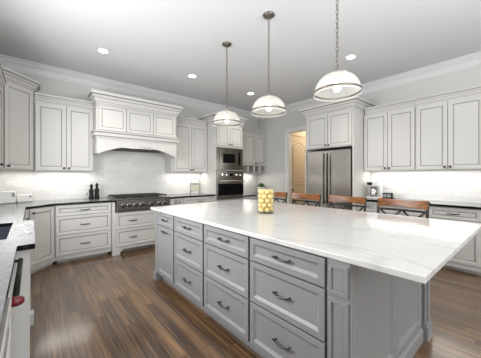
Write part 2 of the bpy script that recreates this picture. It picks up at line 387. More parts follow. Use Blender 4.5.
# ---------------------------------------------------------------- cabinet fronts
def panel_front(w, h, fw, paint='paint', glaze='glaze', t=.02, depth=.010, wide=False, tight=False):
    """framed door or drawer face: width x, height z, its face at y=-t"""
    fw = min(fw, w*.3, h*.34)
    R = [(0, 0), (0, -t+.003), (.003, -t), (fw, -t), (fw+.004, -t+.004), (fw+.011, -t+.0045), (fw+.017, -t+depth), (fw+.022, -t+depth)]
    ms = [glaze, paint, paint, paint, paint, glaze, glaze, paint]  # first ring paints gap shade on the outer edge, inner ones are glaze
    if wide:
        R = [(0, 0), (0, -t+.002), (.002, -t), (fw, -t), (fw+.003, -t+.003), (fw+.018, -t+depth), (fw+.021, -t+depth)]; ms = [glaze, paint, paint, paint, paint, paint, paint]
    if tight: R = [(0, 0), (0, -t+.002), (.002, -t), (fw, -t), (fw+.003, -t+depth), (fw+.006, -t+depth)]; ms = [paint, paint, paint, paint, glaze, paint]  # groove shadow painted as a dark ring
    rings = [[(o, y, o), (w-o, y, o), (w-o, y, h-o), (o, y, h-o)] for o, y in R]
    mb = MB(paint, glaze); mb.loops(rings, ms, cap0=True, cap1=True); return mb
def bow_pull(w=.125):
    mb = MB('pewter'); pts = []
    for k in range(9):
        u = k/8*2-1; pts.append((u*w/2, -.030+.010*u*u, -.004+.006*abs(u)))
    mb.tube(pts, [.0045+.0035*(1-abs(k/4-1)) for k in range(9)], 8)
    for sx in (-1, 1):
        mb.tube([(sx*w*.42, -.024, 0), (sx*w*.42, 0, 0)], [.004, .007], 8); mb.ball((sx*w/2, -.021, .002), .0065)
    return mb
def knob_mb():
    return MB('pewter').lathe([(.011, 0), (.008, -.006), (.007, -.014), (.017, -.022), (.018, -.029), (.011, -.035), (.001, -.036)], (0, 0, 0), 12, axis='y', cap0=True, cap1=True)
def cabinet(name, label, cat, loc, rz, w, d, z0, z1, fronts, crown=None, paint='paint', glaze='glaze', fw=.045, toe=0.0, group=None, extra=None, left=True, right=True, body=True, trim=(0, 0)):
    """front face of the carcass lies on local y=0, body runs to +y.  fronts: (kind, x0, z0, x1, z1, pull)"""
    root = thing(name, label, cat, (loc[0], loc[1], 0), rz, group)
    if body:
        b = MB(paint); b.box(0, 0, z0, w, d, z1)
        if toe: b.box(.03, .075, 0, w-.03, d, z0)
        if extra: extra(b)
        b.build('cabinet_body', root)
    for kind, x0, a, x1, c_, pull in fronts:
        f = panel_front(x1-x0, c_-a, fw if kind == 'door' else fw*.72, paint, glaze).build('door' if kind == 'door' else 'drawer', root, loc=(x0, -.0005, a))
        if pull in ('bow', 'bow2'):
            hh = c_-a
            for u in ((.5,) if pull == 'bow' else (.27, .73)):
                bow_pull().build('handle', f, loc=((x1-x0)*u, -.02+.008, hh/2 if hh < .4 else hh-.045))
        elif pull:
            px = .03 if 'l' in pull else x1-x0-.03; pz = .035 if 'b' in pull else c_-a-.04
            knob_mb().build('knob', f, loc=(px, -.02, pz))
    if crown:
        zb, zt, out = crown; hgt = zt-zb
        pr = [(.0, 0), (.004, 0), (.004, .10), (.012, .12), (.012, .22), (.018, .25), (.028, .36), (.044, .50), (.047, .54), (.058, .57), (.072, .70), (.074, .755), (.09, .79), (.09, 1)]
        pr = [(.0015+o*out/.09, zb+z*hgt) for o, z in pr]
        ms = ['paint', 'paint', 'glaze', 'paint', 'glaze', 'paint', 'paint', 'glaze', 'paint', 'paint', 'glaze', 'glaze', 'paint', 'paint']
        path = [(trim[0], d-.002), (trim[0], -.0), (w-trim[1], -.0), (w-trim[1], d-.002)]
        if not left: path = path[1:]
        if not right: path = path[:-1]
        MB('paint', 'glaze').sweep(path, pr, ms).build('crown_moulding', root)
    return root
FACE = .02
# ---- hood wall uppers (door fronts at y=4.86)
YU = 4.86+FACE; UD = YH-YU-.002
cabinet('upper_cabinet', 'white two-door wall cabinet between the corner cabinet and the range hood', 'cabinet', (.027, YU), 0, .774, UD, 1.398, 2.455,
        [('door', .012, 1.408, .390, 2.437, 'rb'), ('door', .397, 1.408, .770, 2.437, 'lb')], crown=(2.45, 2.575, .055), group='white wall cabinets', left=False, right=False)
cabinet('upper_cabinet', 'white two-door wall cabinet between the range hood and the oven tower', 'cabinet', (2.215, YU), 0, .875, UD, 1.398, 2.455,
        [('door', .06, 1.42, .46, 2.437, 'rb'), ('door', .467, 1.42, .86, 2.437, 'lb')], crown=(2.45, 2.575, .055), group='white wall cabinets', left=False, right=False, trim=(0, .030))
def niches(b):
    for k in range(6):
        x = 0.0+k*.233
        b.box(x if k < 5 else 1.145, 0, 1.41, (x if k < 5 else 1.145)+(.032 if k < 5 else .018), .28, 1.60)
    b.box(0, 0, 1.395, 1.163, .28, 1.41); b.box(0, .28, 1.395, 1.163, .29, 1.6)
cabinet('upper_cabinet', 'narrow white wall cabinet with open cubbies beneath, right of the oven tower', 'cabinet', (3.885, YU), 0, 1.163, UD, 1.60, 2.45,
        [('door', .02, 1.63, .36, 2.43, 'rb'), ('door', .37, 1.63, .735, 2.43, 'rb'), ('door', .742, 1.63, 1.12, 2.43, 'lb')], crown=(2.445, 2.57, .05), group='white wall cabinets', extra=niches, left=False, right=False, trim=(.03, 0))
# ---- diagonal corner upper: a prism body that fills the corner
root = thing('corner_wall_cabinet', 'taller white wall cabinet set diagonally across the left corner', 'cabinet', (0, 0, 0))
A, B2 = (-.314, 4.544), (.018, 4.904)     # carcass face line (1,1) direction
MB('paint').prism([A, B2, (.018, YH-.002), (XL+.002, YH-.002), (XL+.002, 4.544)], 1.40, 2.61).build('cabinet_body', root)
L45 = math.hypot(.332, .36); T45 = math.atan2(.36, .332)
f = panel_front(L45-.056, 1.18, .048).build('door', root, loc=(A[0]+.028*math.cos(T45), A[1]+.028*math.sin(T45), 1.415), rz=T45)
knob_mb().build('knob', f, loc=(.035, -.02, .04))
pr = [(.0, 0), (.004, 0), (.004, .10), (.012, .12), (.012, .22), (.018, .25), (.028, .36), (.044, .50), (.047, .54), (.058, .57), (.072, .70), (.074, .755), (.09, .79), (.09, 1)]
msc = ['paint', 'paint', 'glaze', 'paint', 'glaze', 'paint', 'paint', 'glaze', 'paint', 'paint', 'glaze', 'glaze', 'paint', 'paint']
MB('paint', 'glaze').sweep([(XL+.004, 4.544), A, B2, (.018, YH-.004)], [(.0015+o*.85, 2.595+z*.155) for o, z in pr], msc).build('crown_moulding', root)
cabinet('upper_cabinet', 'white wall cabinet on the left wall, cut off by the left photo edge', 'cabinet', (-.32, 3.66), PI/2, .88, .32, 1.398, 2.455,
        [('door', .005, 1.42, .435, 2.437, 'rb'), ('door', .442, 1.42, .872, 2.437, 'lb')], crown=(2.45, 2.575, .055), group='white wall cabinets', left=True, right=False)

# ---- range hood
hx0, hx1, hy = .802, 2.205, 4.60
root = thing('range_hood', 'wide white wooden range hood with three panels and an arched valance', 'range hood', (hx0, hy, 1.69))
hw = hx1-hx0; hd = YH-hy-.013; z = 1.69
b = MB('paint')
b.box(0, .02, 1.99-z, hw, hd, 2.52-z)
for x in (0, hw-.03): b.box(x, .02, 1.70-z, x+.03, hd, 1.99-z)
b.build('hood_body', root)
pts = [(0, 0.005)]
n = 18
pts = [(.0, .31), (.0, .0), (.03, .0)]
for k in range(1, n): 
    u = k/n; pts.append((.03+(hw-.06)*u, .155*(1-(2*u-1)**2)))
pts += [(hw-.03, 0), (hw, 0), (hw, .31)]
MB('paint').prism(pts, 0, .019, 'y').build('valance', root)
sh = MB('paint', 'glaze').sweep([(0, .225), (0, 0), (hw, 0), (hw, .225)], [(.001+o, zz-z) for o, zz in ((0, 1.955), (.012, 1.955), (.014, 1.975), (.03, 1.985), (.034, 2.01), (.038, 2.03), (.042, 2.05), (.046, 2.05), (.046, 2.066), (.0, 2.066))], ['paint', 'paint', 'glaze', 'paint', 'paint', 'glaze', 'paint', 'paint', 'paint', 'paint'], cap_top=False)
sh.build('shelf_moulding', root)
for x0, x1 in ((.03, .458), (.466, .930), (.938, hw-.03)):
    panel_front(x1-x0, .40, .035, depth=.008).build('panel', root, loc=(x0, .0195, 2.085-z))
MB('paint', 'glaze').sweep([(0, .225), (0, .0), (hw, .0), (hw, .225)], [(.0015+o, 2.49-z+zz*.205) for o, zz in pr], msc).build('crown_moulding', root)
MB('steel').box(.035, .025, .12, hw-.035, hd-.005, .16).build('hood_liner', root)
lb = MB('black')
for k in range(3): lb.box(.25+k*.32, .08, .106, .53+k*.32, .45, .1195)
lb.build('filter', root)

# ---- oven tower
tx0, tx1, ty = 3.095, 3.875, 4.51+FACE
def tower_body(b): pass
root = cabinet('oven_tower', 'tall white cabinet housing the microwave and wall oven', 'cabinet', (tx0, ty), 0, tx1-tx0, YH-ty-.002, .10, 2.54,
        [('door', .02, 2.005, .386, 2.48, 'rb'), ('door', .394, 2.005, .76, 2.48, 'lb'), ('drawer', .02, .12, .76, .42, 'bow'), ('drawer', .02, .43, .76, .765, 'bow')], crown=(2.495, 2.70, .09), toe=.1)
# microwave
mx0, mw_ = tx0+.012, .756
r = thing('microwave', 'built-in stainless microwave with dark window, above the wall oven', 'microwave', (mx0, ty-.003, 1.462))
b = MB('dsteel'); H = .50
b.box(0, -.02, 0, mw_, 0, H, bev=.003); b.build('trim_surround', r)
b = MB('dsteel', 'black'); b.box(.07, -.042, .09, mw_-.07, -.0205, H-.07, bev=.004); b.build('microwave_door', r)
MB('blackglass').box(.155, -.0445, .155, .50, -.0425, .365, bev=.001).build('window_glass', r)
MB('blackglass').box(.60, -.0445, .11, .66, -.0425, .41, bev=.001).build('control_panel', r)
MB('dsteel').box(.07, -.034, .02, mw_-.07, -.0205, .065, bev=.003).build('vent_strip', r)
# wall oven
r = thing('built_in_oven', 'stainless wall oven with knobs, bar handle and black glass door', 'oven', (mx0, ty-.003, .79))
b = MB('dsteel', 'black'); b.box(0, -.03, 0, mw_, 0, .655, bev=.003); b.build('oven_body', r)
MB('dsteel').box(.005, -.05, .47, mw_-.005, -.0305, .645, bev=.004).build('control_panel', r)
for k, u in enumerate((.13, .25, .385, .53, .65)):
    if k == 2: MB('blackglass').box(u-.045, -.0535, .53, u+.045, -.0505, .59, bev=.001).build('display', r)
    else: MB('chrome', 'black').lathe([(.030, -.0505), (.028, -.06), (.024, -.062), (.021, -.085), (.001, -.086)], (u, 0, .555), 18, axis='y', cap0=True, cap1=True).build('knob', r)
b = MB('dsteel'); b.box(.005, -.055, .085, mw_-.005, -.0305, .462, bev=.004); b.build('oven_door', r)
MB('blackglass').box(.012, -.0585, .10, mw_-.012, -.0555, .355, bev=.001).build('oven_window', r)
b = MB('nickel'); b.tube([(.03, -.105, .42), (mw_-.03, -.105, .42)], .014, 12)
for u in (.05, mw_-.05): b.box(u-.014, -.106, .408, u+.014, -.0555, .432)
b.build('handle', r)

# ---- base cabinets on the hood wall (fronts at y=4.55)
YBs = 4.55+FACE; BD = YH-YBs-.002; ZT = .882
DR = lambda x0, x1: [('drawer', x0, .715, x1, .872, 'bow'), ('drawer', x0, .428, x1, .707, 'bow'), ('drawer', x0, .125, x1, .42, 'bow')]
cabinet('base_cabinet', 'white three-drawer base cabinet left of the range under dark counter', 'cabinet', (.257, YBs), 0, .753, BD, .055, ZT, DR(.008, .745), toe=.05, group='white base cabinets')
# diagonal corner base
root = thing('corner_base_cabinet', 'white base cabinet set diagonally in the left corner, one door', 'cabinet', (0, 0, 0))
A, B2 = (-.056, 4.239), (.255, 4.568)
MB('paint').prism([A, B2, (.255, YH-.004), (XL+.004, YH-.004), (XL+.004, 4.239)], .055, ZT).prism([(A[0]-.07, A[1]), (.23, 4.62), (.23, YH-.01), (XL+.01, YH-.01), (XL+.01, 4.239)], 0, .055).build('cabinet_body', root)
LL = math.hypot(.311, .329); TL = math.atan2(.329, .311)
f = panel_front(LL-.06, .745, .042).build('door', root, loc=(A[0]+.03*math.cos(TL), A[1]+.03*math.sin(TL), .125), rz=TL)
knob_mb().build('knob', f, loc=(.03, -.02, .70))
# range section, stands proud of its neighbours with bracket feet
def feet(b, w_):
    for s_ in (0, 1):
        P_ = [(0, .1), (0, 0), (.115, 0), (.118, .03), (.135, .06), (.165, .08), (.165, .1)]
        if s_: P_ = [(w_-x, zz) for x, zz in P_][::-1]
        b.prism(P_, -.012, .06, 'y')
cabinet('range_base_cabinet', 'white two-drawer base cabinet with bracket feet under the gas rangetop', 'cabinet', (1.012, 4.485+FACE-.02), 0, 1.075, YH-4.487, .08, .705,
        [('drawer', .05, .43, 1.025, .69, 'bow2'), ('drawer', .05, .135, 1.025, .42, 'bow2')], toe=0, group='white base cabinets', extra=lambda b: (feet(b, 1.075), b.box(0, 0, .705, .04, .66, ZT), b.box(1.0, 0, .705, 1.075, .66, ZT), b.box(.02, .12, 0, 1.055, .66, .08)))
cabinet('base_cabinet', 'white base cabinet with a narrow drawer, just right of the rangetop', 'cabinet', (2.089, YBs), 0, .235, BD, .055, ZT, [('drawer', .008, .715, .227, .872, 'bow'), ('door', .008, .125, .227, .707, 'lt')], toe=.05, group='white base cabinets')
cabinet('base_cabinet', 'white base cabinet between the narrow drawer cabinet and the oven tower', 'cabinet', (2.326, YBs), 0, .767, BD, .055, ZT,
        [('drawer', .02, .715, .755, .872, 'bow'), ('door', .02, .125, .383, .707, 'rt'), ('door', .391, .125, .755, .707, 'lt')], toe=.05, group='white base cabinets')
cabinet('base_cabinet', 'white base cabinet in the alcove right of the oven tower', 'cabinet', (3.877, YBs), 0, 1.168, BD, .055, .815,
        [('drawer', .02, .655, .575, .805, 'bow'), ('drawer', .59, .655, 1.145, .805, 'bow'), ('door', .02, .125, .575, .645, 'rt'), ('door', .59, .125, 1.145, .645, 'lt')], toe=.05, group='white base cabinets')
# ---- left wall bases
cabinet('base_cabinet', 'white base cabinet between the sink cabinet and the left corner', 'cabinet', (-.078, 2.94), PI/2, 1.296, .57, .055, ZT,
        [('drawer', .01, .715, .64, .872, 'bow'), ('drawer', .65, .715, 1.28, .872, 'bow'), ('door', .01, .125, .64, .707, 'rt'), ('door', .65, .125, 1.28, .707, 'lt')], toe=.05, group='white base cabinets')
def sink_extra(b):
    for x in (0, .92):
        b.box(x, -.022, .10, x+.09, 0, ZT); b.box(x-.0, -.045, 0, x+.09, .03, .10)
    b.box(.03, .10, 0, .98, .5, .059)
sb = cabinet('sink_base_cabinet', 'white sink base cabinet that juts out with pilasters at both ends', 'cabinet', (-.034, 1.925), PI/2, 1.01, .065, .06, ZT,
        [('door', .10, .125, .50, .707, None), ('door', .508, .125, .91, .707, None), ('drawer', .10, .715, .91, .872, None)], toe=0, group='white base cabinets', extra=sink_extra)
def unsink(b): pass
sbx = MB('paint').box(0, .101, .06, .015, .60, ZT).box(.995, .101, .06, 1.01, .60, ZT).box(.016, .101, .06, .994, .60, .08)
sbx.build('side_panels', sb)
# dishwasher with bar handle left of the sink cabinet (nearer the camera)
dw_ = thing('dishwasher', 'pale dishwasher with a black bar handle ending in a red cap at the left edge', 'dishwasher', (-.10, 1.24, 0), PI/2)
MB('paint').box(0, 0, .10, .67, .54, ZT-.004).box(.02, .08, 0, .60, .5, .10).build('dishwasher_body', dw_)
panel_front(.65, .60, .05, t=.012).build('front_panel', dw_, loc=(.005, -.0005, .12))
MB('white').box(.006, -.012, .735, .654, -.001, .872, bev=.004).build('control_strip', dw_)
b = MB('black'); b.tube([(.045, -.050, .838), (.635, -.050, .838)], .011, 12)
b.tube([(.62, -.012, .838), (.62, -.05, .838)], .008, 10).tube([(.04, -.012, .838), (.04, -.05, .838)], .009, 10); b.build('handle', dw_)
tag(MB('red').lathe([(.012, -.028), (.018, -.032), (.019, -.055), (.015, -.070), (.008, -.077), (.001, -.078)], (0, 0, 0), 18, axis='y', cap0=True, cap1=True).build('handle_cap', dw_, loc=(.022, -.0, .838)), 'red enamel cap')
cabinet('base_cabinet', 'white base cabinet under the counter at the bottom left corner', 'cabinet', (-.078, .32), PI/2, .915, .57, .055, ZT,
        [('drawer', .01, .715, .905, .872, 'bow'), ('door', .01, .125, .453, .707, None), ('door', .461, .125, .905, .707, None)], toe=.05, group='white base cabinets')

# ---- right wall uppers (door fronts at x=4.71)
XU = 4.71+FACE; RUD = XR-XU-.002
ys = [2.050, 1.235, .425, -.39]
lab = ['white two-door wall cabinet beside the refrigerator, above the coffee maker', 'white two-door wall cabinet at the right photo edge', 'white two-door wall cabinet beyond the right photo edge']
for i in range(2):
    wv = ys[i]-ys[i+1]-.002
    cabinet('upper_cabinet', lab[i], 'cabinet', (XU, ys[i]), RX, wv, RUD, 1.41, 2.45,
        [('door', .008, 1.42, wv/2-.003, 2.425, 'rb'), ('door', wv/2+.003, 1.42, wv-.008, 2.425, 'lb')], crown=(2.44, 2.565, .045), group='white wall cabinets', left=False, right=False, trim=(.025 if i == 0 else 0, 0))
# base cabinets on the right wall (fronts at x=4.45)
XB = 4.45+FACE; RBD = XR-XB-.002
yb = [2.050, 1.70, 1.02, .425, -.19]
ylab = ['white base cabinet with a small drawer beneath the coffee maker', 'white base cabinet behind the rightmost bar stool', 'white base cabinet with one wide drawer at the right photo edge', '']
for i in range(3):
    wv = yb[i]-yb[i+1]-.002
    fr = [('drawer', .02, .715, wv-.02, .872, 'bow')]
    fr += [('door', .02, .125, wv-.02, .707, 'lt')] if wv < .5 else [('door', .02, .125, wv-.02, .707, 'rt')]
    cabinet('base_cabinet', ylab[i], 'cabinet', (XB, yb[i]), RX, wv, RBD, .055, ZT, fr, toe=.05, group='white base cabinets')

# ---- refrigerator enclosure and refrigerator
fy0, fy1, fx = 3.058, 2.055, 4.325       # left side, right side, door plane of the cabinet above
root = cabinet('refrigerator_surround', 'white cabinet with two doors built around and above the refrigerator', 'cabinet', (fx+FACE, fy0), RX, fy0-fy1, XR-fx-FACE-.002, 1.86, 2.55,
        [('door', .035, 1.875, .498, 2.505, 'rb'), ('door', .506, 1.875, .97, 2.505, 'lb')], crown=(2.515, 2.70, .09))
MB('paint').box(0, -.018, 0, .02, .70, 1.859).build('side_panel', root)
MB('paint').box(.985, -.018, 0, 1.005, .70, 1.859).build('side_panel', root)
MB('paint').box(.985, -.018, 1.861, 1.005, -.001, 2.514).build('stile', root)
r = thing('refrigerator', 'stainless french-door refrigerator with two long vertical handles', 'refrigerator', (fx+.01, fy0-.045, 0), RX)
FW = .915
MB('steel', 'black').box(.003, .05, .03, FW-.003, .68, 1.815, m='black').box(.03, .09, 0, FW-.03, .64, .03, m='black').build('refrigerator_body', r)
for s_, x0, x1 in (('l', .004, FW/2-.003), ('r', FW/2+.003, FW-.004)):
    q = MB('steel').box(x0, -.02, .70, x1, .048, 1.805, bev=.006).build('door', r)
    hx = x1-.034 if s_ == 'l' else x0+.034
    hb = MB('black').tube([(hx, -.075, .79), (hx, -.075, 1.75)], .013, 12)
    for zz in (.83, 1.71): hb.box(hx-.009, -.075, zz-.014, hx+.009, -.0205, zz+.014, m='chrome')
    hb.build('handle', q)
q = MB('steel').box(.004, -.02, .07, FW-.004, .048, .69, bev=.006).build('freezer_drawer', r)
hb = MB('steel').tube([(.08, -.075, .62), (FW-.08, -.075, .62)], .013, 12)
for xx in (.12, FW-.12): hb.box(xx-.014, -.075, .611, xx+.014, -.0205, .629)
hb.build('handle', q)

# ---------------------------------------------------------------- countertops
def slab(name, outer, holes, z0, z1, m, bevel=.003, **k):
    bm = bmesh.new()
    es = []
    for loop in [outer]+holes:
        v = [bm.verts.new((x, y, z0)) for x, y in loop]
        es += [bm.edges.new((v[i], v[(i+1) % len(v)])) for i in range(len(v))]
    bmesh.ops.triangle_fill(bm, use_beauty=True, edges=es)
    g = bmesh.ops.extrude_face_region(bm, geom=list(bm.faces))
    bmesh.ops.translate(bm, vec=(0, 0, z1-z0), verts=[e for e in g['geom'] if isinstance(e, bmesh.types.BMVert)])
    bmesh.ops.dissolve_limit(bm, angle_limit=.01, verts=bm.verts, edges=bm.edges)
    s = MB(m); s.bm.free(); s.bm = bm
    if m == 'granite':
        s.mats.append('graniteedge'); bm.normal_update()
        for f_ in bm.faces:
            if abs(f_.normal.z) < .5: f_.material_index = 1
    return s.build(name, bevel=bevel, **k)
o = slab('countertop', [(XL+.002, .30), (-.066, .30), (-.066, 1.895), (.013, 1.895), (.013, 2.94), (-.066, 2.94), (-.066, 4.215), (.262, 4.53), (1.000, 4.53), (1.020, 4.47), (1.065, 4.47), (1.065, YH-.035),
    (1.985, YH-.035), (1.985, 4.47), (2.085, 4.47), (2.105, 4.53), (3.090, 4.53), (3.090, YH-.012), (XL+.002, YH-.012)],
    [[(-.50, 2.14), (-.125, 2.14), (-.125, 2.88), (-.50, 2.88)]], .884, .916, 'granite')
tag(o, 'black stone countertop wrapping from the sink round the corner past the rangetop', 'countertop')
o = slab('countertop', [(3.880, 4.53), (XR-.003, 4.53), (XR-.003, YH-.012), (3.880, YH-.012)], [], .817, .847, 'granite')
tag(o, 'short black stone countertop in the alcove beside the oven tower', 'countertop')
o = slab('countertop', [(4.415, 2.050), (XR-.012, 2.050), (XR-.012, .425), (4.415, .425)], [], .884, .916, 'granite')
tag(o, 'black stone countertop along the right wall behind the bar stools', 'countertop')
# sink
b = MB('sinksteel'); b.box(-.52, 2.12, .66, -.105, 2.90, .665)
for q in ((-.52, 2.12, -.502, 2.90), (-.123, 2.12, -.105, 2.90), (-.502, 2.12, -.123, 2.138), (-.502, 2.882, -.123, 2.90)): b.box(q[0], q[1], .665, q[2], q[3], .8835)
sk = b.build('undermount_sink'); tag(sk, 'dark undermount sink set in the counter at the left edge', 'sink')
MB('chrome').lathe([(.045, 0), (.045, .004), (.03, .002), (.001, .001)], (-.31, 2.5, .6655), 20, cap0=True, cap1=True).build('drain', sk)

# ---------------------------------------------------------------- backsplash
def spl(name, box, m, label): tag(MB(m).box(*box).build(name), label, 'backsplash')
spl('tile_backsplash', (XL+.010, YH-.010, .917, tx0-.002, YH-.001, 1.396), 'tile_x', 'white subway tile backsplash on the hood wall above the dark counter')
spl('tile_backsplash', (hx0+.004, YH-.010, 1.3965, hx1-.002, YH-.001, 1.80), 'tile_x', 'white subway tile rising behind the rangetop up under the hood')
spl('tile_backsplash', (tx1+.003, YH-.010, .849, XR-.010, YH-.001, 1.393), 'tile_x', 'white subway tile at the back of the alcove right of the ovens')
spl('tile_backsplash', (XR-.009, 4.20, .849, XR-.001, YH-.0105, 1.393), 'tile_y', 'white subway tile on the side wall between the alcove and the doorway')
spl('tile_backsplash', (XR-.010, .425, .917, XR-.001, 2.050, 1.405), 'tile_y', 'white subway tile backsplash on the right wall behind the coffee maker')
spl('tile_backsplash', (XL+.001, 3.36, .917, XL+.009, YH-.011, 1.395), 'tile_y', 'white subway tile on the left wall beside the corner')
def outlet(p, rz, label):
    r = thing('electrical_outlet', label, 'outlet', p, rz, 'outlets in the tile')
    MB('plate').box(-.058, -.006, -.038, .058, 0, .038, bev=.002).build('cover_plate', r)
    b = MB('plate', 'black')
    for x in (-.026, .026):
        b.box(x-.016, -.0085, -.022, x+.016, -.0062, .022)
        for dz in (-.006, .006): b.box(x-.004, -.0092, dz-.001, x+.006, -.0086, dz+.001, m='black')
    b.build('socket', r)
outlet((-.255, YH-.0105, 1.20), 0, 'white wall outlet in the tile above the two white toasters')
outlet((.66, YH-.0105, 1.19), 0, 'white wall outlet in the tile left of the pepper mills')
outlet((2.62, YH-.0105, 1.19), 0, 'white wall outlet in the tile left of the arched stand')
outlet((XR-.0105, 1.77, 1.13), RX, 'white wall outlet in the tile right of the coffee maker')
outlet((XR-.0105, 1.36, 1.13), RX, 'white wall outlet in the middle of the right wall tile')
outlet((XR-.0105, .90, 1.13), RX, 'white wall outlet in the tile nearest the right photo edge')

# ---------------------------------------------------------------- rangetop
rx0, rx1, ry = 1.067, 1.983, 4.43
r = thing('gas_rangetop', 'stainless gas rangetop with black grates and a row of knobs', 'cooktop', (rx0, ry, .72)); rw = rx1-rx0
MB('rsteel').box(0, .02, 0, rw, .70, .188, bev=.004).box(-.012, 0, .198, rw+.012, .71, .214, bev=.006).build('rangetop_body', r)
MB('rsteel').box(.004, .004, .004, rw-.004, .0195, .188, bev=.003).build('front_panel', r)
for u in (.10, .20, .305, .41, .57, .72, .82):
    MB('bronze').lathe([(.036, .0035), (.036, -.004), (.030, -.006), (.027, -.035), (.022, -.040), (.001, -.041)], (u, 0, .095), 18, axis='y', cap0=True, cap1=True).build('knob', r)
for u in (.10, .20, .305, .41, .57, .72, .82): MB('chrome').lathe([(.041, .0036), (.041, .0005), (.037, .0005)], (u, 0, .095), 18, axis='y').build('knob_bezel', r)
g = []
for k in range(3):
    b = MB('iron'); x0 = .02+k*.293; x1 = x0+.285; zt = .252
    for yy in (.10, .24, .38, .52, .66): b.box(x0, yy-.007, zt-.018, x1, yy+.007, zt, bev=.002)
    for xx in (x0, x0+.07, x0+.1425, x0+.215, x1): b.box(xx-.007, .093, zt-.018, xx+.007, .667, zt, bev=.002)
    for xx in (x0+.005, x1-.005):
        for yy in (.11, .655): b.box(xx-.009, yy-.009, .2145, xx+.009, yy+.009, zt-.01)
    b.build('grate', r)
    for yy in (.25, .53): MB('iron').lathe([(.05, .2145), (.05, .222), (.035, .224), (.035, .231), (.001, .232)], (x0+.1425, yy, 0), 16, cap0=True, cap1=True).build('burner', r)

# ---------------------------------------------------------------- island
ix0, ix1, iy0, iy1 = 1.215, 2.490, .60, 3.11     # carcass
isl = thing('kitchen_island', 'large grey island cabinet with drawers and panelled end', 'kitchen island', (ix0, iy0, 0))
def I(x, y): return x-ix0, y-iy0
b = MB('ipaint')
b.box(0, 0, .085, ix1-ix0, iy1-iy0, .884)
b.box(.06, .03, 0, ix1-ix0-.06, iy1-iy0-.03, .085)
b.build('cabinet_body', isl)
IP = dict(paint='ipaint', glaze='iglaze', wide=True)
def ifront(kind, yl, yr, z0, z1, pull='bow'):
    w_ = yl-yr
    f = panel_front(w_, z1-z0, .045 if kind == 'door' else .036, depth=.013, **IP).build(kind, isl, loc=(-.0005, yl-iy0, z0), rz=RX)
    if pull: bow_pull(.13).build('handle', f, loc=(w_/2, -.012, (z1-z0)/2 if kind == 'drawer' else z1-z0-.05))
ifront('drawer', 3.032, 2.580, .715, .872); ifront('door', 3.032, 2.580, .115, .705)
for yl, yr in ((2.553, 1.962), (1.938, 1.336), (1.316, .722)):
    ifront('drawer', yl, yr, .715, .872); ifront('drawer', yl, yr, .423, .705); ifront('drawer', yl, yr, .115, .412)
# near post on the drawer side, with two stacked panels
def post(x0, y0, w_, d_, name='corner_post'):
    p = MB('ipaint').box(x0, y0, .085, x0+w_, y0+d_, .884, bev=.002).build(name, isl); return p
MB('ipaint').box(-.021, -.018, .085, .0, .106, .884, bev=.002).build('corner_post', isl)
panel_front(.108, .155, .020, t=.012, depth=.009, tight=True, paint='ipaint', glaze='iglaze').build('post_panel', isl, loc=(-.0215, .098, .705), rz=RX)
panel_front(.108, .56, .020, t=.012, depth=.009, tight=True, paint='ipaint', glaze='iglaze').build('post_panel', isl, loc=(-.0215, .098, .12), rz=RX)
MB('ipaint').box(-.021, 2.44, .085, 0, 2.51, .884, bev=.002).build('corner_post', isl)
MB('ipaint').box(-.040, 2.445, .0, .05, 2.53, .10, bev=.006).box(-.030, 2.445, .10, .0, 2.52, .125, bev=.004).build('plinth_block', isl)
MB('ipaint').box(-.034, -.03, .0, .10, .10, .085, bev=.004).build('plinth_block', isl)
# end face panels (facing the camera side, -y)
EW = ix1-ix0
e = MB('ipaint'); e.box(0, -.018, .10, .05, 0, .884, bev=.002).box(EW-.10, -.018, .10, EW, 0, .884, bev=.002); e.build('end_stile', isl)
for x0, x1 in ((.052, .600), (.604, 1.172)):
    panel_front(x1-x0, .765, .05, t=.016, depth=.012, **IP).build('end_panel', isl, loc=(x0, -.0005, .115))
# turned-back corner column with plinth at the far end of that face
cl = MB('ipaint').box(EW-.09, -.038, .14, EW+.012, -.0185, .884, bev=.004)
cl.lathe([(.020, .16), (.023, .17), (.018, .19), (.018, .80), (.023, .82), (.020, .86)], (EW-.04, -.040, 0), 14)
cl.build('corner_column', isl)
MB('ipaint').box(EW-.11, -.062, 0, EW+.022, .0, .115, bev=.005).box(EW-.10, -.052, .115, EW+.02, -.002, .14, bev=.005).build('plinth_block', isl)
bs = MB('ipaint', 'iglaze').sweep([(.05, -.0005), (EW-.111, -.0005)], [(.03, 0), (.03, .085), (.022, .095), (.018, .112), (0, .114)], cap_top=False).build('base_moulding', isl)
# seating side panels
for k in range(4):
    panel_front(.60, .765, .05, t=.016, depth=.012, **IP).build('back_panel', isl, loc=(EW+.0005, .03+k*.62, .105), rz=PI/2)
for k in range(2): panel_front(.60, .765, .05, t=.016, depth=.012, **IP).build('end_panel', isl, loc=(.635+k*.62, iy1-iy0+.0005, .105), rz=PI)
o = slab('island_countertop', [(1.185, .277), (2.870, .277), (2.870, 3.19), (1.166, 3.19)], [], .8845, .915, 'quartz', bevel=.004)
tag(o, 'large white veined quartz countertop covering the grey island', 'countertop')

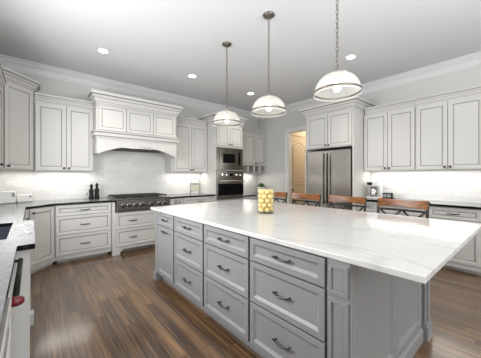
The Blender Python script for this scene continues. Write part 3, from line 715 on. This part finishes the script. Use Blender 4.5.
# ---------------------------------------------------------------- lemon jar on the island
jx, jy, jz = 1.945, 1.885, .9155
jar = tag(MB('glass').lathe([(.001, .0), (.092, .0), (.0965, .006), (.0965, .250), (.0945, .254), (.093, .250), (.093, .010), (.001, .008)], (0, 0, 0), 40).build('glass_jar', loc=(jx, jy, jz)), 'clear glass cylinder jar full of pale yellow fruit on the island', 'jar')
k = 0; proto = None
def fruit_mesh():
    b = MB('lemon'); b.ball((0, 0, 0), .0275, sc=(1, 1, 1.0), seg=14); return b
spots = []
for lay in range(5):
    for i in range(6):
        t = 2*PI*(i+.5*(lay % 2))/6; spots.append((jx+.0590*math.cos(t), jy+.0590*math.sin(t), jz+.0385+lay*.0478))
for lay in range(4): spots.append((jx, jy, jz+.0385+lay*.0557))
for s_ in spots:
    if proto is None: o = proto = fruit_mesh().build('lemon')
    else: o = proto.copy(); COL.objects.link(o)
    o.location = s_
    o.rotation_euler = (random.uniform(0, 3), random.uniform(0, 3), random.uniform(0, 3))
    tag(o, 'pale yellow fruit packed inside the clear glass jar', 'fruit', 'pale yellow fruit in the glass jar')

# ---------------------------------------------------------------- bar stools
def make_stool(label):
    """seat faces local -x; the back is on the +x side; origin on the floor under the seat"""
    r = thing('bar_stool', label, 'bar stool', (0, 0, 0), 0, 'bar stools along the island')
    def arc(y, z_): return .20+.035*(1-(y/.24)**2)+(z_-.66)*.06
    rings = []
    for k in range(13):
        y = -.245+.49*k/12
        sag = .010*(1-(y/.245)**2)
        rings.append([(arc(y, .93)-.011, y, 0.960+.008*(1-(y/.245)**2)), (arc(y, .93)+.011, y, 0.960+.008*(1-(y/.245)**2)), (arc(y, 1.05)+.011, y, 1.055-sag), (arc(y, 1.05)-.011, y, 1.055-sag)])
    MB('wood').loops(rings, cap0=True, cap1=True).build('top_rail', r, bevel=.003)
    for s_ in (-1, 1):
        y = s_*.232
        MB('bronze').tube([(.235, y*1.02, 0), (.205, y, .35), (.186, y, .66), (arc(y, 1.0)+.0, y*1.035, .98), (arc(y, 1.05)+.004, y*1.06, 1.045)], .013, 8).build('leg', r)
        MB('bronze').tube([(-.20, y*1.0, 0), (-.185, y*.94, .62)], .012, 8).build('leg', r)
    b = MB('bronze')
    def bp(y, z_): return (arc(y, z_)-.004, y, z_)
    b.tube([bp(-.22+.44*k/8, .935) for k in range(9)], .012, 8)
    b.tube([bp(-.22+.44*k/8, .715) for k in range(9)], .008, 8)
    for y0, y1 in ((-.22, -.005), (.005, .22)):
        b.tube([bp(y0, .93), bp(y1, .72)], .011, 6); b.tube([bp(y1, .93), bp(y0, .72)], .011, 6)
    b.build('back_brace', r)
    b = MB('bronze')
    for y in (-.225, .225): b.tube([(-.19, y*.95, .28), (.21, y, .28)], .008, 6)
    b.tube([(-.19, -.215, .24), (-.19, .215, .24)], .009, 6); b.tube([(.21, -.225, .32), (.21, .225, .32)], .008, 6)
    b.build('footrest', r)
    MB('bronze').box(-.195, -.215, .622, .185, .215, .637).build('seat_frame', r)
    MB('seat').box(-.205, -.225, .6375, .18, .225, .685, bev=.016).build('seat', r)
    return r
s0 = make_stool('rightmost bar stool, in front of the small black appliance')
sx = 2.935
s0.location = (sx, .958, 0)
copy_tree(s0, (sx, 1.590, 0), 'bar stool in front of the right half of the refrigerator')
copy_tree(s0, (sx, 2.225, 0), 'bar stool in front of the open doorway and left refrigerator edge')
copy_tree(s0, (sx, 2.835, 0), 'leftmost bar stool, partly hidden behind the glass jar')

# ---------------------------------------------------------------- pendants
def make_pendant(label):
    """origin on the ceiling"""
    r = thing('pendant_lamp', label, 'pendant lamp', (0, 0, ZC), 0, 'pendant lamps over the island')
    MB('oldnickel').lathe([(.062, -.001), (.066, -.008), (.055, -.022), (.020, -.032), (.012, -.045), (.001, -.047)], seg=24, cap0=True, cap1=True).build('canopy', r)
    zt = 2.225-ZC; b = MB('oldnickel'); nl = 21; p = (-.045-zt)/nl
    for k in range(nl):
        zc = -.045-(k+.5)*p; L_ = p*.62; w_ = .011; pts = []
        for i in range(8):
            t = 2*PI*i/8; u = w_*math.cos(t); v = L_*math.sin(t)
            pts.append((u, 0, zc+v) if k % 2 else (0, u, zc+v))
        b.tube(pts, .0032, 5, closed=True)
    b.build('chain', r)
    z = 2.003-ZC
    MB('nickel').lathe([(.008, z+.226), (.016, z+.220), (.022, z+.208), (.045, z+.203), (.052, z+.188), (.046, z+.180), (.001, z+.180)], seg=24, cap0=True, cap1=True).build('cap', r)
    sh = MB('ribglass')
    prof = [(.050, .192), (.085, .184), (.118, .166), (.146, .141), (.168, .108), (.182, .070), (.188, .036), (.192, .022), (.194, .008)]
    sh.lathe([(a, z+h_) for a, h_ in prof], seg=144, flute=.009, nfl=36); sh.build('lamp_shade', r)
    MB('oldnickel').lathe([(.187, z+.026), (.194, z+.026), (.194, z+.041), (.187, z+.041), (.187, z+.026)], seg=48).build('shade_band', r)
    b = MB('nickel', 'bulb'); b.lathe([(.018, z+.179), (.018, z+.14)], seg=16, cap0=True, cap1=True); b.build('socket', r)
    MB('bulb').lathe([(.012, z+.139), (.018, z+.12), (.031, z+.09), (.034, z+.07), (.028, z+.048), (.012, z+.036), (.001, z+.035)], seg=18, cap0=True, cap1=True).build('bulb', r)
    d = bpy.data.lights.new('pendant_glow', 'POINT'); d.energy = 1.2; d.color = (1, .93, .84); d.shadow_soft_size = .05
    o = bpy.data.objects.new('pendant_glow', d); COL.objects.link(o); o.parent = r; o.location = (0, 0, z+.02)
    return r
p0 = make_pendant('largest pendant lamp, nearest the refrigerator side of the photo')
p0.location = (2.005, 1.093, ZC); p0['label'] = 'rightmost glass dome pendant, its chain cut by the top edge'
copy_tree(p0, (2.012, 1.905, ZC), 'middle glass dome pendant of the three over the island')
copy_tree(p0, (2.020, 2.690, ZC), 'leftmost and smallest-looking glass dome pendant over the island')

# ---------------------------------------------------------------- recessed lights
def make_can(label, loc):
    r = thing('recessed_light', label, 'ceiling light', loc, 0, 'recessed ceiling lights')
    MB('casing').lathe([(.060, -.001), (.060, -.004), (.078, -.005), (.082, -.001), (.060, -.001)], seg=28).build('trim_ring', r)
    MB('emit').lathe([(.0595, -.001), (.0595, -.0035), (.001, -.0035)], seg=28, cap0=True, cap1=True).build('lens', r)
    d = bpy.data.lights.new('can_beam', 'SPOT'); d.energy = 46; d.spot_size = math.radians(110); d.spot_blend = .8; d.color = (1, .95, .88); d.shadow_soft_size = .06
    o = bpy.data.objects.new('can_beam', d); COL.objects.link(o); o.parent = r; o.location = (0, 0, -.02)
    return r
c0 = make_can('leftmost recessed ceiling light, above the range hood side', (.775, 3.98, ZC))
for loc, lb_ in (((2.195, 3.95, ZC), 'recessed ceiling light left of the leftmost pendant chain'), ((3.63, 3.97, ZC), 'recessed ceiling light just above the middle pendant shade'), ((3.67, 1.785, ZC), 'recessed ceiling light right of the rightmost pendant chain')):
    copy_tree(c0, loc, lb_)
for loc in ((3.67, -.6, ZC),): copy_tree(c0, loc, 'recessed ceiling light outside the picture')
# LED strips under the wall cabinets
def led(x0, y0, x1, y1, z_, pw):
    cx, cy = (x0+x1)/2, (y0+y1)/2; L_ = math.hypot(x1-x0, y1-y0)
    d = bpy.data.lights.new('under_cabinet_light', 'AREA'); d.shape = 'RECTANGLE'; d.size = L_; d.size_y = .03; d.energy = pw*L_; d.color = (1, .97, .92)
    o = bpy.data.objects.new('under_cabinet_light', d); COL.objects.link(o); o.location = (cx, cy, z_); o.rotation_euler = (0, 0, math.atan2(y1-y0, x1-x0))
LP = 4.0
led(.08, 5.02, .78, 5.02, 1.393, LP); led(2.25, 5.02, 3.07, 5.02, 1.393, LP); led(4.0, 5.05, 4.75, 5.05, 1.39, LP)
led(4.88, 2.0, 4.88, .45, 1.405, LP); led(-.45, 3.75, -.45, 4.5, 1.405, LP); led(-.35, 4.95, -.02, 4.98, 1.395, LP)
d = bpy.data.lights.new('passage_lamp', 'AREA'); d.shape = 'DISK'; d.size = .3; d.energy = 20; d.color = (1, .86, .66)
o = bpy.data.objects.new('passage_lamp', d); COL.objects.link(o); o.location = (6.1, 3.6, ZC-.05)

# ---------------------------------------------------------------- things on the counters
def mill(loc, label, h_=.27):
    r = thing('pepper_mill', label, 'pepper mill', loc, 0, 'black pepper mills')
    s_ = h_/.27
    MB('black').lathe([(.039, 0), (.041, .01), (.037, .06), (.031, .10), (.038, .135), (.036, .165), (.022, .178)], seg=20, cap0=True, cap1=True).build('mill_body', r).scale = (1, 1, s_)
    q = MB('black').lathe([(.018, .179), (.022, .19), (.018, .205), (.025, .225), (.023, .248), (.009, .262), (.006, .27), (.001, .272)], seg=20, cap0=True, cap1=True).build('mill_head', r); q.scale = (1, 1, s_)
mill((.790, 4.99, .9165), 'left black pepper mill left of the rangetop', .265)
mill((.874, 4.985, .9165), 'right black pepper mill left of the rangetop', .285)
r = thing('glass_shaker', 'small clear shaker just left of the black pepper mills', 'shaker', (.715, 4.97, .9165))
MB('glass').lathe([(.001, 0), (.024, 0), (.024, .075), (.020, .085)], seg=16, cap0=True, cap1=True).build('shaker_glass', r)
MB('chrome').lathe([(.021, .0855), (.021, .10), (.012, .108), (.001, .109)], seg=16, cap0=True, cap1=True).build('shaker_lid', r)
# white canister / toaster in the corner
def toaster(loc, rz, w_, h_, d_, name, label):
    r = thing(name, label, 'toaster', loc, rz)
    MB('white').box(-w_/2, -d_/2, .008, w_/2, d_/2, h_, bev=.014).build('shell', r)
    MB('grey').box(-w_/2+.01, -d_/2+.01, 0, w_/2-.01, d_/2-.01, .0078).build('base', r)
    MB('black').box(-w_*.36, -.014, h_+.0002, w_*.36, .014, h_+.002).build('slot', r)
    MB('grey').box(w_*.32, -d_/2-.014, h_*.52, w_*.42, -d_/2-.0005, h_*.86, bev=.002).build('lever', r)
toaster((-.335, 4.93, .9165), .35, .27, .185, .16, 'toaster', 'larger white toaster at the left edge of the photo')
toaster((-.105, 5.02, .9165), .30, .175, .125, .13, 'toaster', 'smaller white toaster in the corner beside the larger one')
# arched stand
r = thing('arched_stand', 'arched metal wire stand holding a pale striped card near the oven tower', 'stand', (2.775, 4.86, .9165))
pts = [(-.115, 0, .004), (-.115, 0, .14), (-.115, 0, .255)]+[(-.115*math.cos(PI*k/12), 0, .255+.10*math.sin(PI*k/12)) for k in range(1, 12)]+[(.115, 0, .255), (.115, 0, .14), (.115, 0, .004)]
MB('oldnickel').tube(pts, .007, 8).build('hoop', r)
MB('nickel').box(-.11, -.03, .075, .11, .03, .083).build('shelf', r)
b = MB('cardy', 'card')
b.box(-.098, .006, .086, .098, .014, .25)
b.box(-.098, .002, .205, .098, .0055, .25, m='card')
for k in range(5): b.box(-.085+k*.04, .003, .09, -.079+k*.04, .0055, .2, m='card')
b.build('card', r)
MB('nickel').box(-.12, -.045, 0, -.11, .045, .0035).box(.11, -.045, 0, .12, .045, .0035).build('foot', r)
# plant in the alcove
r = thing('potted_plant', 'small green plant in a white pot on the alcove counter', 'potted plant', (4.86, 4.90, .8475))
MB('white').lathe([(.001, 0), (.05, 0), (.065, .10), (.068, .12), (.060, .12), (.055, .10), (.001, .10)], seg=24).build('pot', r)
MB('soil').lathe([(.054, .1005), (.001, .106)], seg=16, cap0=True, cap1=True).build('soil', r)
b = MB('leaf')
for i in range(70):
    a_ = random.uniform(0, 2*PI); t = random.uniform(.1, 1.3); rr = random.uniform(.04, .085)
    base = Vector((.02*math.cos(a_), .02*math.sin(a_), .108)); tip = base+Vector((math.sin(t)*math.cos(a_), math.sin(t)*math.sin(a_), math.cos(t)))*rr*1.25
    side = Vector((-math.sin(a_), math.cos(a_), 0))*.014; mid = (base+tip)/2+Vector((0, 0, .012))
    v = [b.bm.verts.new(p) for p in (base, mid+side, tip, mid-side)]; b.bm.faces.new(v)
b.build('foliage', r)
r.scale = (1.4, 1.4, 1.45)
# coffee maker on the right counter
r = thing('coffee_maker', 'silver and white drip coffee maker on the counter beside the refrigerator', 'coffee maker', (4.80, 1.90, .9165), RX)
MB('white').box(-.10, -.10, 0, .10, .12, .028, bev=.008).box(-.10, .03, .028, .10, .12, .22, bev=.006).box(-.10, -.09, .22, .10, .12, .305, bev=.01).build('housing', r)
MB('black').box(-.085, -.094, .235, .005, -.0905, .29, bev=.001).build('display', r)
MB('grey').lathe([(.068, .0285), (.072, .033), (.001, .034)], (0, -.03, 0), 20, cap0=True).build('warming_plate', r)
c_ = MB('steel').lathe([(.055, .035), (.060, .06), (.056, .12), (.040, .165), (.042, .18)], (0, -.03, 0), 22, cap0=True, cap1=True).build('carafe', r)
MB('black').tube([(.04, -.05, .17), (.085, -.085, .165), (.09, -.09, .10), (.058, -.065, .07)], .007, 8).build('carafe_handle', c_)
MB('black').lathe([(.043, .181), (.043, .195), (.001, .197)], (0, -.03, 0), 20, cap0=True, cap1=True).build('carafe_lid', c_)
r = thing('clock_radio', 'small black countertop appliance with silver end, right of the coffee maker', 'radio', (4.80, 1.645, .9165), RX)
MB('black').box(-.095, -.055, .006, .062, .055, .105, bev=.010).build('radio_body', r)
MB('chrome').box(.0625, -.05, .01, .09, .05, .10, bev=.012).build('end_cap', r)
b = MB('grey'); b.box(-.08, -.0585, .03, -.03, -.0555, .085); b.box(-.02, -.0585, .03, .045, -.0555, .085); b.build('speaker_grille', r)
b = MB('black')
for x in (-.07, .04): b.box(x, -.04, 0, x+.02, .04, .0058)
b.build('foot', r)
